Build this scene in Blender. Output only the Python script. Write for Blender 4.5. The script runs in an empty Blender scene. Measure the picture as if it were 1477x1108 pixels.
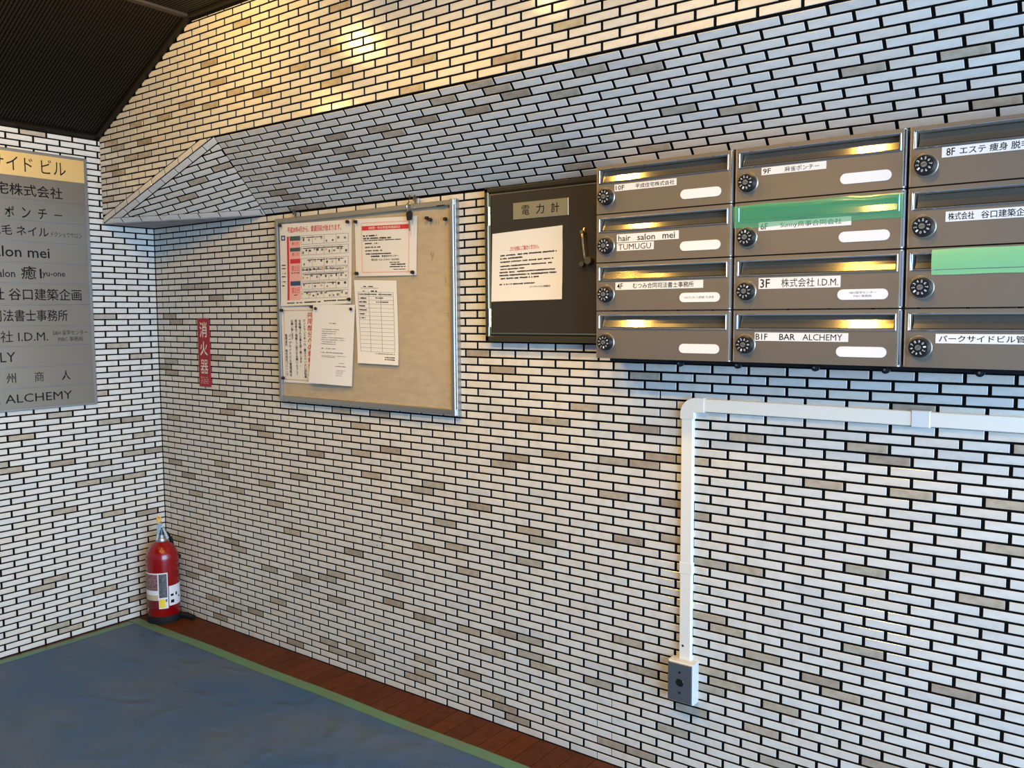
import bpy, math, random
from mathutils import Vector, Matrix, noise
random.seed(7)
U = 0.03                       # one tile course is 30 mm; everything below is measured in courses
PW, PH = 1477, 1108
SC = bpy.context.scene
COL = SC.collection
V = Vector

# ------------------------------------------------------------------ camera
FPX = 1234.449; YAW = math.radians(-36.798789); PITCH = math.radians(-4.669069); ROLL = math.radians(-0.370762)
CP = V((142.9647, -85.1930, 53.4904))
fw = V((math.sin(YAW)*math.cos(PITCH), math.cos(YAW)*math.cos(PITCH), math.sin(PITCH)))
rt = V((math.cos(YAW), -math.sin(YAW), 0)); up = rt.cross(fw)
rt, up = rt*math.cos(ROLL)+up*math.sin(ROLL), up*math.cos(ROLL)-rt*math.sin(ROLL)
cam = bpy.data.cameras.new('camera'); co = bpy.data.objects.new('camera', cam); COL.objects.link(co)
M = Matrix((rt, up, -fw)).transposed().to_4x4(); M.translation = CP*U
co.matrix_world = M
cam.sensor_fit = 'HORIZONTAL'; cam.sensor_width = 36; cam.lens = 36*FPX/PW; cam.clip_start = .02
SC.camera = co

# ------------------------------------------------------------------ light and exposure
SC.view_settings.view_transform = 'Standard'; SC.view_settings.look = 'None'
SC.view_settings.gamma = 1; SC.view_settings.use_curve_mapping = False
SC.view_settings.exposure = 0.16
W = bpy.data.worlds.new('sky'); SC.world = W; W.use_nodes = True
bg = W.node_tree.nodes['Background']; bg.inputs[0].default_value = (.44, .66, 1, 1); bg.inputs[1].default_value = 0.42
def light(name, kind, loc, energy, color, **k):
    l = bpy.data.lights.new(name, kind); l.energy = energy; l.color = color
    for a, b in k.items():
        if a != 'rot': setattr(l, a, b)
    o = bpy.data.objects.new(name, l); COL.objects.link(o); o.location = V(loc)*U
    return o
WARM = (1, .61, .125)
LAMPS = [(43.4, -28.2, 95.3, 19, 0, 0), (78, -28.5, 95.6, 47, 168, 1), (113, -30, 95.6, 40, 172, .9), (20, -44, 91.3, 13.5, 0, 0), (61, -60, 95.6, 48, 132, .35), (104, -60, 95.6, 68, 132, .35)]  # lamp under the sloping ceiling is an added fill to brighten the left wall
for i, (x, y, z, e, cone, bl) in enumerate(LAMPS):
    l = light('downlight_lamp', 'SPOT' if cone else 'POINT', (x, y, z), e, WARM, shadow_soft_size=.045)
    if cone: l.data.spot_size = math.radians(cone); l.data.spot_blend = bl
DL = (235, -64, 50)
d = light('street_daylight', 'AREA', DL, 450, (.44, .66, 1), shape='RECTANGLE', size=4.2, size_y=2.6)
d.rotation_euler = (V(DL)-V((0, -25, 45))).to_track_quat('Z', 'Y').to_euler()

# ------------------------------------------------------------------ materials
MT = {}
def mat(name, col, rough=.5, metal=0, spec=.5, noise_=None, bump=None, alpha=None, emit=None, coat=0, aniso=0):
    if name in MT: return MT[name]
    m = bpy.data.materials.new(name); m.use_nodes = True; n = m.node_tree; b = n.nodes['Principled BSDF']
    b.inputs['Base Color'].default_value = (*col, 1); b.inputs['Roughness'].default_value = rough
    b.inputs['Metallic'].default_value = metal; b.inputs['Specular IOR Level'].default_value = spec
    b.inputs['Coat Weight'].default_value = coat
    if alpha is not None: b.inputs['Alpha'].default_value = alpha
    if emit: b.inputs['Emission Color'].default_value = (*emit[0], 1); b.inputs['Emission Strength'].default_value = emit[1]
    tc = None
    def coords(scale):
        t = n.nodes.new('ShaderNodeTexCoord'); mp = n.nodes.new('ShaderNodeMapping'); mp.inputs['Scale'].default_value = scale
        n.links.new(t.outputs['Object'], mp.inputs[0]); return mp.outputs[0]
    if noise_:
        col2, scale, lo, hi = noise_
        nt = n.nodes.new('ShaderNodeTexNoise'); nt.inputs['Scale'].default_value = 1; nt.inputs['Detail'].default_value = 5
        n.links.new(coords(scale), nt.inputs['Vector'])
        mr = n.nodes.new('ShaderNodeMapRange'); mr.inputs[1].default_value = lo; mr.inputs[2].default_value = hi
        n.links.new(nt.outputs[0], mr.inputs[0])
        mx = n.nodes.new('ShaderNodeMix'); mx.data_type = 'RGBA'; mx.inputs[6].default_value = (*col, 1); mx.inputs[7].default_value = (*col2, 1)
        n.links.new(mr.outputs[0], mx.inputs[0]); n.links.new(mx.outputs[2], b.inputs['Base Color'])
    if bump:
        scale, st, dist = bump
        nt = n.nodes.new('ShaderNodeTexNoise'); nt.inputs['Scale'].default_value = 1; nt.inputs['Detail'].default_value = 4
        n.links.new(coords(scale), nt.inputs['Vector'])
        bp = n.nodes.new('ShaderNodeBump'); bp.inputs['Strength'].default_value = st; bp.inputs['Distance'].default_value = dist
        n.links.new(nt.outputs[0], bp.inputs['Height']); n.links.new(bp.outputs[0], b.inputs['Normal'])
    MT[name] = m
    return m
WH = [(.70, .655, .56), (.71, .67, .58), (.69, .625, .52), (.66, .64, .57), (.63, .60, .53)]
TB = ((60, 60, 60), .12, .002)
TILE = [mat('glazed_white_%s' % n, c, .16, noise_=((c[0]*.86, c[1]*.84, c[2]*.80), (25, 25, 25), .45, .75), bump=((35, 35, 35), .10, .003))
        for n, c in zip(('cream', 'ivory', 'warm', 'grey', 'dusty'), WH)]
TILE += [mat('glazed_beige_%s' % n, c, .2, noise_=((c[0]*.8, c[1]*.78, c[2]*.72), (40, 40, 40), .4, .7), bump=((35, 35, 35), .10, .003))
         for n, c in zip(('tan', 'olive', 'brown'), ((.47, .395, .29), (.43, .385, .295), (.385, .315, .235)))]
GROUT = mat('black_grout', (.004, .0035, .003), .95, spec=.1)
STEEL = mat('satin_steel', (.50, .44, .35), .36, .9, bump=((1.5, 60, 900), .15, .0006))
STEELP = mat('satin_steel_panel', (.345, .285, .215), .42, .75, bump=((400, 400, 6), .08, .0004))
FLAP = mat('polished_steel', (.40, .355, .28), .15, .82)
_n = FLAP.node_tree; _c = _n.nodes.new('ShaderNodeCombineXYZ'); _c.inputs[2].default_value = 1                     # brushing runs across, highlights stretch up and down
_n.links.new(_c.outputs[0], _n.nodes['Principled BSDF'].inputs['Tangent']); _n.nodes['Principled BSDF'].inputs['Anisotropic'].default_value = .92
CHROME = mat('chrome', (.8, .8, .8), .12, 1)
ALU = mat('anodised_aluminium', (.44, .42, .37), .36, .85)
BLACK = mat('black_plastic', (.008, .008, .009), .3)
RUBBER = mat('black_rubber', (.008, .008, .008), .7, spec=.2)
WHITEP = mat('white_plastic', (.78, .77, .73), .35)
PAPER = mat('white_paper', (.80, .77, .71), .7)
INK = mat('black_ink', (.010, .009, .009), .7, spec=.1)
GREYINK = mat('grey_ink', (.20, .18, .165), .7)
REDINK = mat('red_ink', (.62, .03, .035), .6)
BLUEINK = mat('blue_ink', (.03, .07, .16), .6)
GREENINK = mat('green_ink', (.045, .10, .085), .6)
PINK = mat('pink_ink', (.82, .42, .36), .7)
ORANGE = mat('orange_ink', (.60, .36, .17), .7)
BRASS = mat('brass', (.72, .55, .28), .25, 1)

# ------------------------------------------------------------------ geometry helpers (all in course units)
class F:                                                             # a flat frame: a to the right, b up, c out of the surface
    def __init__(s, o, r, u, n): s.o, s.r, s.u, s.n = V(o), V(r), V(u), V(n)
    def __call__(s, a, b, c=0): return s.o + s.r*a + s.u*b + s.n*c
FM = F((0, 0, 0), (1, 0, 0), (0, 0, 1), (0, -1, 0))                  # right-hand (long) wall
FL = F((0, 0, 0), (0, 1, 0), (0, 0, 1), (1, 0, 0))                   # left wall
FZ = F((0, 0, 0), (1, 0, 0), (0, 1, 0), (0, 0, 1))                   # floor
class MB:
    def __init__(s): s.v, s.f, s.m = [], [], []
    def face(s, pts, m=0):
        i = len(s.v); s.v += [V(p) for p in pts]; s.f.append(tuple(range(i, i+len(pts)))); s.m.append(m); return s
    def prism(s, bot, top, m=0, caps=(1, 1)):
        n = len(bot); i = len(s.v); s.v += [V(p) for p in bot]+[V(p) for p in top]
        for k in range(n): s.f.append((i+k, i+(k+1) % n, i+n+(k+1) % n, i+n+k)); s.m.append(m)
        if caps[1]: s.f.append(tuple(range(i+n, i+2*n))); s.m.append(m)
        if caps[0]: s.f.append(tuple(reversed(range(i, i+n)))); s.m.append(m)
        return s
    def box(s, fr, a0, b0, a1, b1, c0, c1, m=0, bev=0):
        q = [(a0, b0), (a1, b0), (a1, b1), (a0, b1)]
        if not bev: return s.prism([fr(a, b, c0) for a, b in q], [fr(a, b, c1) for a, b in q], m)
        i = len(s.v); qi = [(a0+bev, b0+bev), (a1-bev, b0+bev), (a1-bev, b1-bev), (a0+bev, b1-bev)]
        s.v += [fr(a, b, c0) for a, b in q]+[fr(a, b, c1-bev) for a, b in q]+[fr(a, b, c1) for a, b in qi]
        for L in (0, 4):
            for k in range(4): s.f.append((i+L+k, i+L+(k+1) % 4, i+L+4+(k+1) % 4, i+L+4+k)); s.m.append(m)
        s.f.append((i+8, i+9, i+10, i+11)); s.m.append(m); s.f.append((i+3, i+2, i+1, i)); s.m.append(m)
        return s
    def poly(s, fr, pts, c0, c1, m=0):
        return s.prism([fr(a, b, c0) for a, b in pts], [fr(a, b, c1) for a, b in pts], m)
    def cyl(s, fr, a, b, r0, r1, c0, c1, m=0, n=24):
        P = [(math.cos(t*2*math.pi/n), math.sin(t*2*math.pi/n)) for t in range(n)]
        return s.prism([fr(a+x*r0, b+y*r0, c0) for x, y in P], [fr(a+x*r1, b+y*r1, c1) for x, y in P], m)
    def lathe(s, c, prof, m=0, n=40):                                # about a vertical axis; prof = (radius, z)
        i = len(s.v)
        for r, z in prof:
            for t in range(n): s.v.append(V((c[0]+r*math.cos(t*2*math.pi/n), c[1]+r*math.sin(t*2*math.pi/n), c[2]+z)))
        for k in range(len(prof)-1):
            for t in range(n): s.f.append((i+k*n+t, i+k*n+(t+1) % n, i+(k+1)*n+(t+1) % n, i+(k+1)*n+t)); s.m.append(m)
        s.f.append(tuple(reversed(range(i, i+n)))); s.m.append(m)
        e = i+(len(prof)-1)*n; s.f.append(tuple(range(e, e+n))); s.m.append(m)
        return s
    def tube(s, pts, r, m=0, n=10, closed=False):
        pts = [V(p) for p in pts]; rr = r if isinstance(r, (list, tuple)) else [r]*len(pts); i = len(s.v); L = len(pts)
        u = None
        for k, p in enumerate(pts):
            a = pts[(k-1) % L] if (k > 0 or closed) else p; b = pts[(k+1) % L] if (k < L-1 or closed) else p
            t = (b-a).normalized()
            if u is None: u = t.orthogonal().normalized()
            u = (u-t*u.dot(t)).normalized(); w = t.cross(u)
            for q in range(n): g = q*2*math.pi/n; s.v.append(p+(u*math.cos(g)+w*math.sin(g))*rr[k])
        for k in range(L if closed else L-1):
            for q in range(n):
                A, B = i+k*n, i+((k+1) % L)*n
                s.f.append((A+q, A+(q+1) % n, B+(q+1) % n, B+q)); s.m.append(m)
        if not closed:
            s.f.append(tuple(reversed(range(i, i+n)))); s.m.append(m); s.f.append(tuple(range(i+(L-1)*n, i+L*n))); s.m.append(m)
        return s
    def mesh(s, name, mats, org=V((0, 0, 0)), smooth=False):
        me = bpy.data.meshes.new(name); me.from_pydata([tuple((v-org)*U) for v in s.v], [], s.f)
        for m in (mats if isinstance(mats, (list, tuple)) else [mats]): me.materials.append(m)
        me.polygons.foreach_set('material_index', s.m)
        if smooth:
            me.polygons.foreach_set('use_smooth', [True]*len(s.f)); me.set_sharp_from_angle(angle=math.radians(38))
        me.update(); return me
ORG = {}
def thing(name, label, cat, loc, group=None):
    o = bpy.data.objects.new(name, None); COL.objects.link(o); o.location = V(loc)*U; o.empty_display_size = .03
    ORG[o] = V(loc); return tag(o, label, cat, group)
def tag(o, label, cat, group=None):
    o['label'] = label; o['category'] = cat
    if group: o['group'] = group
    return o
def part(name, mb, mats, parent, smooth=False, label=None, kind=None):
    org = ORG[parent]; o = bpy.data.objects.new(name, mb.mesh(name, mats, org, smooth)); COL.objects.link(o)
    o.parent = parent; ORG[o] = org
    if label: o['label'] = label
    if kind: o['kind'] = kind
    return o
def solo(name, mb, mats, label, cat, loc, group=None, smooth=False):
    o = bpy.data.objects.new(name, mb.mesh(name, mats, V(loc), smooth)); COL.objects.link(o); o.location = V(loc)*U; ORG[o] = V(loc)
    return tag(o, label, cat, group)
def struct(name, mb, mats, label=None, smooth=False):
    o = bpy.data.objects.new(name, mb.mesh(name, mats, V((0, 0, 0)), smooth)); COL.objects.link(o); o['kind'] = 'structure'; ORG[o] = V((0, 0, 0))
    if label: o['label'] = label
    return o
TEXTS = []
def text(s, fr, a0, b0, a1, b1, c, parent, m=None, bold=0, vertical=False, name='lettering', sub=None, rot=0):
    """lettering fitted into the box a0..a1, b0..b1 of a frame"""
    TEXTS.append((s, fr, a0, b0, a1, b1, c, parent, m or INK, bold, vertical, name, rot))
def flush_texts():
    obs = []
    for t in TEXTS:
        cu = bpy.data.curves.new('t', 'FONT'); cu.body = '\n'.join(t[0]) if t[10] else t[0]; cu.size = 1; cu.resolution_u = 2
        cu.offset = 0 if set(t[0]) & set('雀商器電') else min(t[9], .012)*.8; cu.align_x = 'CENTER' if t[10] else 'LEFT'; cu.space_line = .98 if t[10] else 1
        o = bpy.data.objects.new('t', cu); COL.objects.link(o); obs.append(o)
    dg = bpy.context.evaluated_depsgraph_get(); dg.update()
    for o, t in zip(obs, TEXTS):
        s, fr, a0, b0, a1, b1, c, parent, m, bold, vert, name, rot = t
        me = bpy.data.meshes.new_from_object(o.evaluated_get(dg)); me.name = name
        if len(me.vertices):
            xs = [v.co.x for v in me.vertices]; ys = [v.co.y for v in me.vertices]
            x0, x1, y0, y1 = min(xs), max(xs), min(ys), max(ys)
            ca, sa = math.cos(rot), math.sin(rot); am, bm = (a0+a1)/2, (b0+b1)/2
            for v in me.vertices:
                a = a0+(v.co.x-x0)/(x1-x0+1e-9)*(a1-a0); b = b0+(v.co.y-y0)/(y1-y0+1e-9)*(b1-b0)
                a, b = am+(a-am)*ca-(b-bm)*sa, bm+(a-am)*sa+(b-bm)*ca
                v.co = (fr(a, b, c)-ORG[parent])*U
            me.materials.clear(); me.materials.append(m)
            for p in me.polygons: p.material_index = 0
            ob = bpy.data.objects.new(name, me); COL.objects.link(ob); ob.parent = parent
        bpy.data.objects.remove(o)
def scribble(mb, fr, a0, a1, b, h, c, m=0, fill=.8):                 # a line of print too small to read
    a = a0
    while a < a1-h*.4:
        w = h*random.uniform(.5, .95)
        if random.random() < fill: mb.box(fr, a, b-h/2*random.uniform(.6, 1), min(a+w, a1), b+h/2*random.uniform(.6, 1), c-.01, c, m)
        a += w+h*.18

# ------------------------------------------------------------------ tiled walls
Z0, Z1, YB, CEIL = 69.1, 79.55, -9.27, 96.8
A_ = V((0, YB, Z0)); B_ = V((32.2, YB, Z1)); C_ = V((31.6, 0, Z0))
def proj(P):
    d_ = P-CP; z = d_.dot(fw)
    return (PW/2+FPX*d_.dot(rt)/z, PH/2-FPX*d_.dot(up)/z, z) if z > 1 else (-9e9, -9e9, -1)
BEIGE_PX = [(1337,588),(1260,648),(1283,665),(1314,713),(1450,730),(1450,794),(1258,825),(1415,866),(1256,941),(1376,999),(1264,1100),(1100,948),(1246,941),(1185,980),(1213,1003),(1055,990),(1127,1022),(1099,1055),(1121,1100),(1262,1099),(928,967),(863,986),(1025,967),(1048,986),(1024,995),(998,1025),(970,1055),(884,1076),(928,1090),(986,1103),(710,941),(763,945),(783,963),(675,973),(710,1006),(728,1022),(746,1038),(861,985),(611,892),(567,871),(472,926),(485,939),(511,948),(524,944),(612,954),(612,974),(596,978),(511,930),(669,907),(669,970),(435,833),(485,828),(472,834),(388,820),(401,867),(368,882),(346,792),(485,866),(424,926),(326,837),(296,821),(307,863),(338,881),(318,891),(279,829),(282,712),(342,706),(334,781),(344,792),(256,776),(319,670),(320,686),(272,684),(252,665),(315,516),(316,567),(338,587),(327,594),(249,522),(239,529),(249,538),(251,601),(272,413),(293,412),(312,429),(246,456),(256,462),(690,511),(724,534),(762,604),(800,608),(801,654),(742,657),(841,587),(929,543),(928,619),(952,659),(884,665),(928,669),(1066,630),(1011,666),(371,617),(383,627),(520,614),(456,654),(521,653),(561,648),(432,687),(536,685),(384,697),(341,706),(397,726),(421,765),(492,592),(548,596),(744,659),(724,669),(791,653),(625,698),(610,706),(579,722),(690,729),(641,753),(761,764),(967,726),(883,714),(905,778),(965,776),(1009,745),(1016,811),(793,783),(1189,700),(1234,645),(1029,812),(1067,817),(642,754),(610,789),(658,789),(509,796),(566,830),(675,824),(486,828),(566,869),(610,891),(677,908),(488,865),(762,764),(782,780),(906,778),(763,810),(727,912),(764,922),(754,926),(1076,821),(1024,891),(1049,910),(1100,949),(1075,956),(915,928),(1247,824),(1244,937)]
BEIGE_S = [(414,231),(433,238),(448,216),(487,198),(492,219),(494,248),(404,279),(421,286),(457,298),(431,302),(319,241),(285,261),(271,285),(641,146),(615,174),(548,187),(569,194),(498,218),(518,225),(489,199),(583,246),(500,247),(793,190),(829,220),(801,212),(836,241),(691,163),(852,102),(933,101),(818,135),(979,159),(1227,104),(1067,161),(1258,99),(1395,78),(1440,151),(947,216),(833,219),(694,122),(720,130),(746,136),(690,161)]
BEIGE_T = [(731,86),(819,37),(492,10),(476,73),(493,104),(477,120),(610,89),(594,132),(348,32),(301,89),(310,119),(340,133),(379,133),(270,149),(430,95),(237,168),(269,151),(304,154),(196,178),(169,212),(208,222),(188,226),(160,242),(159,206),(171,250),(207,204),(160,241),(155,287)]
BEIGE_L = [(47,192),(152,456),(171,497),(204,513),(87,597),(32,630),(149,567),(159,608),(89,596),(160,608),(192,604),(91,668),(145,668),(193,654),(219,650),(16,677),(162,691),(195,686),(128,696),(210,626),(166,740),(96,736),(213,738),(63,847),(153,851),(172,886),(104,907),(81,834),(200,863),(83,905)]
def to_uv(fr, px):                                                   # pixel of the photograph -> cell coordinates on that wall
    d_ = fw+rt*((px[0]-PW/2)/FPX)-up*((px[1]-PH/2)/FPX)
    t = (fr.o-CP).dot(fr.n)/d_.dot(fr.n); P = CP+d_*t-fr.o
    return P.dot(fr.r), P.dot(fr.u)
def clip(poly, nx, ny, k):                                           # keep nx*a+ny*b >= k
    out = []
    for i in range(len(poly)):
        p, q = poly[i-1], poly[i]; dp, dq = nx*p[0]+ny*p[1]-k, nx*q[0]+ny*q[1]-k
        if (dp < 0) != (dq < 0):
            t = dp/(dp-dq); out.append((p[0]+(q[0]-p[0])*t, p[1]+(q[1]-p[1])*t))
        if dq >= 0: out.append(q)
    return out
def area(p): return abs(sum(p[i-1][0]*p[i][1]-p[i][0]*p[i-1][1] for i in range(len(p))))/2
TH, BV = .3, .03
def tile_geo(mb, fr, poly, m, tilt=(0, 0)):
    n = len(poly); ca = sum(p[0] for p in poly)/n; cb = sum(p[1] for p in poly)/n
    def c(a, b): return (a-ca)*tilt[0]+(b-cb)*tilt[1]
    if area(poly) < 0: poly = poly[::-1]
    inn = []
    for a, b in poly:
        L = math.hypot(a-ca, b-cb)+1e-6; inn.append((a-math.copysign(min(BV, abs(a-ca)*.5), a-ca), b-math.copysign(min(BV, abs(b-cb)*.5), b-cb)))
    i = len(mb.v)
    mb.v += [fr(a, b, -TH) for a, b in poly]+[fr(a, b, c(a, b)-BV*.7) for a, b in poly]+[fr(a, b, c(a, b)) for a, b in inn]
    for L in (0, n):
        for k in range(n): mb.f.append((i+L+k, i+L+(k+1) % n, i+L+n+(k+1) % n, i+L+n+k)); mb.m.append(m)
    mb.f.append(tuple(range(i+2*n, i+3*n))); mb.m.append(m)
SHARED = {}
def lay(wall, fr, cells, beige, far_label):
    """cells: (polygon, full) in frame coordinates; the 300 largest in view are objects, the rest one part"""
    pts = [to_uv(fr, p) for p in beige]; todo = []
    for poly, full in cells:
        if len(poly) < 3 or area(poly) < .05: continue
        ca = sum(p[0] for p in poly)/len(poly); cb = sum(p[1] for p in poly)/len(poly)
        a0, a1 = min(p[0] for p in poly), max(p[0] for p in poly); b0, b1 = min(p[1] for p in poly), max(p[1] for p in poly)
        tan = any(a0 < x < a1 and b0 < y < b1 for x, y in pts)
        x, y, z = proj(fr(ca, cb)); inside = 0 < x < PW and 0 < y < PH
        if not tan and not inside: tan = random.random() < .06
        m = random.choice((5, 5, 6, 7)) if tan else random.choice((0, 0, 0, 1, 1, 1, 2, 2, 3, 4))
        size = area(poly)/z**2*abs(((fr(ca, cb)-CP).normalized()).dot(fr.n)) if (inside and z > 0) else 0
        todo.append((size, poly, full, m, ca, cb))
    todo.sort(key=lambda t: -t[0]); rest = MB()
    rot = Matrix((fr.r, fr.u, fr.n)).transposed()
    for k, (size, poly, full, m, ca, cb) in enumerate(todo):
        tilt = (random.gauss(0, .0015), random.gauss(0, .006))
        if k < 300 and size > 0:
            if full:
                w = round(poly[1][0]-poly[0][0], 2); h2 = round((poly[2][1]-poly[1][1])/2, 3); key = (w, h2, m)
                if key not in SHARED:
                    mb = MB(); tile_geo(mb, FZ, [(-w/2, -h2), (w/2, -h2), (w/2, h2), (-w/2, h2)], 0)
                    SHARED[key] = mb.mesh('tile', TILE[m])
                me = SHARED[key]
            else:
                mb = MB(); tile_geo(mb, FZ, [(a-ca, b-cb) for a, b in poly], 0); me = mb.mesh('tile', TILE[m])
            o = bpy.data.objects.new('tile', me); COL.objects.link(o); o.parent = wall
            T = (rot @ Matrix.Rotation(tilt[1], 3, 'X') @ Matrix.Rotation(tilt[0], 3, 'Y')).to_4x4(); T.translation = fr(ca, cb)*U
            o.matrix_local = T
            if m > 4: o['label'] = 'beige tile'
        else: tile_geo(rest, fr, poly, m, tilt)
    if rest.v:
        o = part('tile', rest, TILE, wall, kind='stuff', label=far_label)
G = .165                                                              # half the joint between tiles along the course
GV = .115
def course(b0, off, pitch, a_lo, a_hi, cuts=(), shift=None, h=1.0):
    out = []; k = math.floor((a_lo-off)/pitch)-1
    while off+k*pitch < a_hi:
        l, r = off+k*pitch, off+(k+1)*pitch; s = shift(l+2) if shift else 0
        poly = [(l+s+G, b0+GV*h), (r+s-G, b0+GV*h), (r+s-G, b0+h-GV*h), (l+s+G, b0+h-GV*h)]; n0 = list(poly)
        for c_ in cuts: poly = clip(poly, *c_)
        out.append((poly, poly == n0)); k += 1
    return out
# right-hand wall (long), z 0..69
cells = []
for r in range(69):
    off = (3.777 if r % 2 == 0 else 1.777)
    sh = (lambda a: -.22 if a > 92 else 0) if r <= 7 else (lambda a: -.14 if a > 100 else 0) if 34 <= r <= 44 else None
    cells += course(r, off, 3.998, 0, 172, [(1, 0, .1), (-1, 0, -172)], sh)
wr = struct('wall_right', MB().box(FM, -4, -.5, 172, 76, -4, -.09), GROUT)
lay(wr, FM, cells, BEIGE_PX, 'white glazed tiles further off')
st = MB(); sx, sz = to_uv(FM, (548, 772))
for k in range(34):
    a, b, r_ = sx+random.gauss(0, .55), sz+random.gauss(0, .7), random.uniform(.03, .09); st.box(FM, a-r_, b-r_*.8, a+r_, b+r_*.8, -.01, .008)
part('stain', st, mat('dark_stain', (.10, .08, .06), .8), wr, kind='stuff')
# left wall
cells = []
for r in range(83):
    off = -1.403 if r % 2 == 0 else -3.458+4.111*0
    top = 82.78 if r == 82 else 99
    cuts = [(-1, 0, .1), (1, 0, -62), (0, -1, -top)]
    if r >= 69: cuts.append((-1, 0, 9.1))
    cells += course(r, off, 4.111, -62, 0, cuts)
wl = struct('wall_left', MB().box(FL, -62, -.5, 4, 83.6, -4, -.09), GROUT)
lay(wl, FL, cells, BEIGE_L, 'white glazed tiles further off')
# face of the beam above
FT = F((0, YB, 0), (1, 0, 0), (0, 0, 1), (0, -1, 0))
sl = (Z1-Z0)/32.2; nl = math.hypot(1, sl)
cells = []
for k in range(-11, 18):
    z = Z1+k; off = 1.63 if k % 2 == 0 else 3.65
    cuts = [(1, 0, .12), (-1, 0, -172), (.506, -1, -83.0)]
    if k < 0: cuts.append((-sl, 1, Z0+1.13*nl))
    cuts.append((0, -1, -CEIL+.05))
    cells += course(z, off, 4.0, 0, 172, cuts)
FB = F(A_, V((1, 0, sl)).normalized(), V((-sl, 0, 1)).normalized(), (0, -1, 0))
cells_b = []
for k in range(-1, 9):
    l, r = .45+3.96*k, .45+3.96*(k+1)
    q = [(l+.12, .12), (r-.12, .12), (r-.12, .98), (l+.12, .98)]
    q = clip(q, FB.r.x, FB.u.x, .1); q = clip(q, -FB.r.z, -FB.u.z, -(Z1-Z0-.1))
    cells_b.append((q, False))
wt = MB()
wt.prism([FT(a, b, -3) for a, b in ((0, Z0), (32.2, Z1), (172, Z1), (172, CEIL+3), (0, CEIL+3))], [FT(a, b, -.09) for a, b in ((0, Z0), (32.2, Z1), (172, Z1), (172, CEIL+3), (0, CEIL+3))])
wt = struct('wall_top', wt, GROUT)
lay(wt, FT, cells, BEIGE_T, 'white glazed tiles further off')
lay(wt, FB, cells_b, BEIGE_T, '')
# sloping underside of the beam
FS = F((0, YB, Z1), (1, 0, 0), (V((0, YB, Z1))-V((0, 0, Z0))).normalized(), V((0, -(Z1-Z0), YB)).normalized())
SL = math.hypot(Z1-Z0, YB); hs = (SL-.2)/14
cells = []
for k in range(14):
    b1 = -.15-k*hs
    cells += course(b1-hs, 3.63 if k % 2 == 0 else 1.63, 4.0, 30, 172, [(1, -.6/SL, 32.2+.12), (-1, 0, -172)], None, hs)
ws = struct('wall_slope', MB().prism([FS(a, b, -1.5) for a, b in ((31.6, -SL), (172, -SL), (172, 0), (32.2, 0))], [FS(a, b, -.09) for a, b in ((31.6, -SL), (172, -SL), (172, 0), (32.2, 0))]), GROUT)
lay(ws, FS, cells, BEIGE_S, 'white glazed tiles further off')
# triangular facet at the corner end of the slope
n2 = (B_-A_).cross(C_-A_).normalized()
if n2.dot(CP-A_) < 0: n2 = -n2
e1 = (B_-A_).normalized(); e2 = n2.cross(e1)
th = math.radians(13.8)
c_c = V(((C_-A_).dot(e1), (C_-A_).dot(e2)))
sg = 1 if c_c[1] > 0 else -1
gu = e1*math.cos(th)+e2*sg*math.sin(th); gv = (e2*sg*math.cos(th)-e1*math.sin(th))
FC = F(A_, gu, -gv, n2)
def uvC(P): return ((P-A_).dot(gu), (P-A_).dot(-gv))
a2, b2, c2 = uvC(A_), uvC(B_), uvC(C_)
def halfplane(p, q, inside, inset):
    nx, ny = -(q[1]-p[1]), q[0]-p[0]; L = math.hypot(nx, ny); nx, ny = nx/L, ny/L
    if nx*(inside[0]-p[0])+ny*(inside[1]-p[1]) < 0: nx, ny = -nx, -ny
    return (nx, ny, nx*p[0]+ny*p[1]+inset)
cuts = [halfplane(a2, b2, c2, 1.15), halfplane(a2, c2, b2, 1.1), halfplane(b2, c2, a2, .1)]
cells = []
for k in range(-8, 16):
    cells += course(.35+k+.5-1.0+.0, (2.62 if k % 2 == 0 else .6), 4.0, -2, 40, cuts)
def strip(p, q, inside, off):                                        # a course laid along an edge
    d_ = V((q[0]-p[0], q[1]-p[1])); L = d_.length; d_ /= L; nx, ny, _ = halfplane(p, q, inside, 0); out = []; k = -1
    while off+k*3.97 < L:
        l, r = off+k*3.97+.12, off+(k+1)*3.97-.12
        poly = [(p[0]+d_[0]*s+nx*t, p[1]+d_[1]*s+ny*t) for s, t in ((l, .1), (r, .1), (r, .98), (l, .98))]
        for c_ in (halfplane(a2, b2, c2, .08), halfplane(a2, c2, b2, .08), halfplane(b2, c2, a2, .1)): poly = clip(poly, *c_)
        out.append((poly, False)); k += 1
    return out
low = strip(a2, c2, b2, .55)
hyp = [(clip(p, *halfplane(a2, c2, b2, 1.1)), False) for p, _ in strip(a2, b2, c2, 2.85)]
q3 = [FC(*p, -.09) for p in (a2, b2, c2)]
if (q3[1]-q3[0]).cross(q3[2]-q3[0]).dot(n2) < 0: q3 = q3[::-1]
wc = struct('wall_corner', MB().prism([p-n2*.8 for p in q3], q3), GROUT)
lay(wc, FC, cells+low+hyp, BEIGE_S, 'white glazed tiles further off')
# flat plastered underside between the facet and the corner
PL = mat('grey_plaster', (.36, .355, .34), .8, noise_=((.24, .235, .225), (14, 14, 14), .4, .7), bump=((60, 60, 60), .3, .002))
struct('trim_1', MB().prism([V((0, YB, Z0-.02)), V((31.5, -.02, Z0-.02)), V((0, 0, Z0-.02))][::-1], [V((0, YB, Z0+.6)), V((31.5, -.02, Z0+.6)), V((0, 0, Z0+.6))][::-1]), PL)

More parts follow.
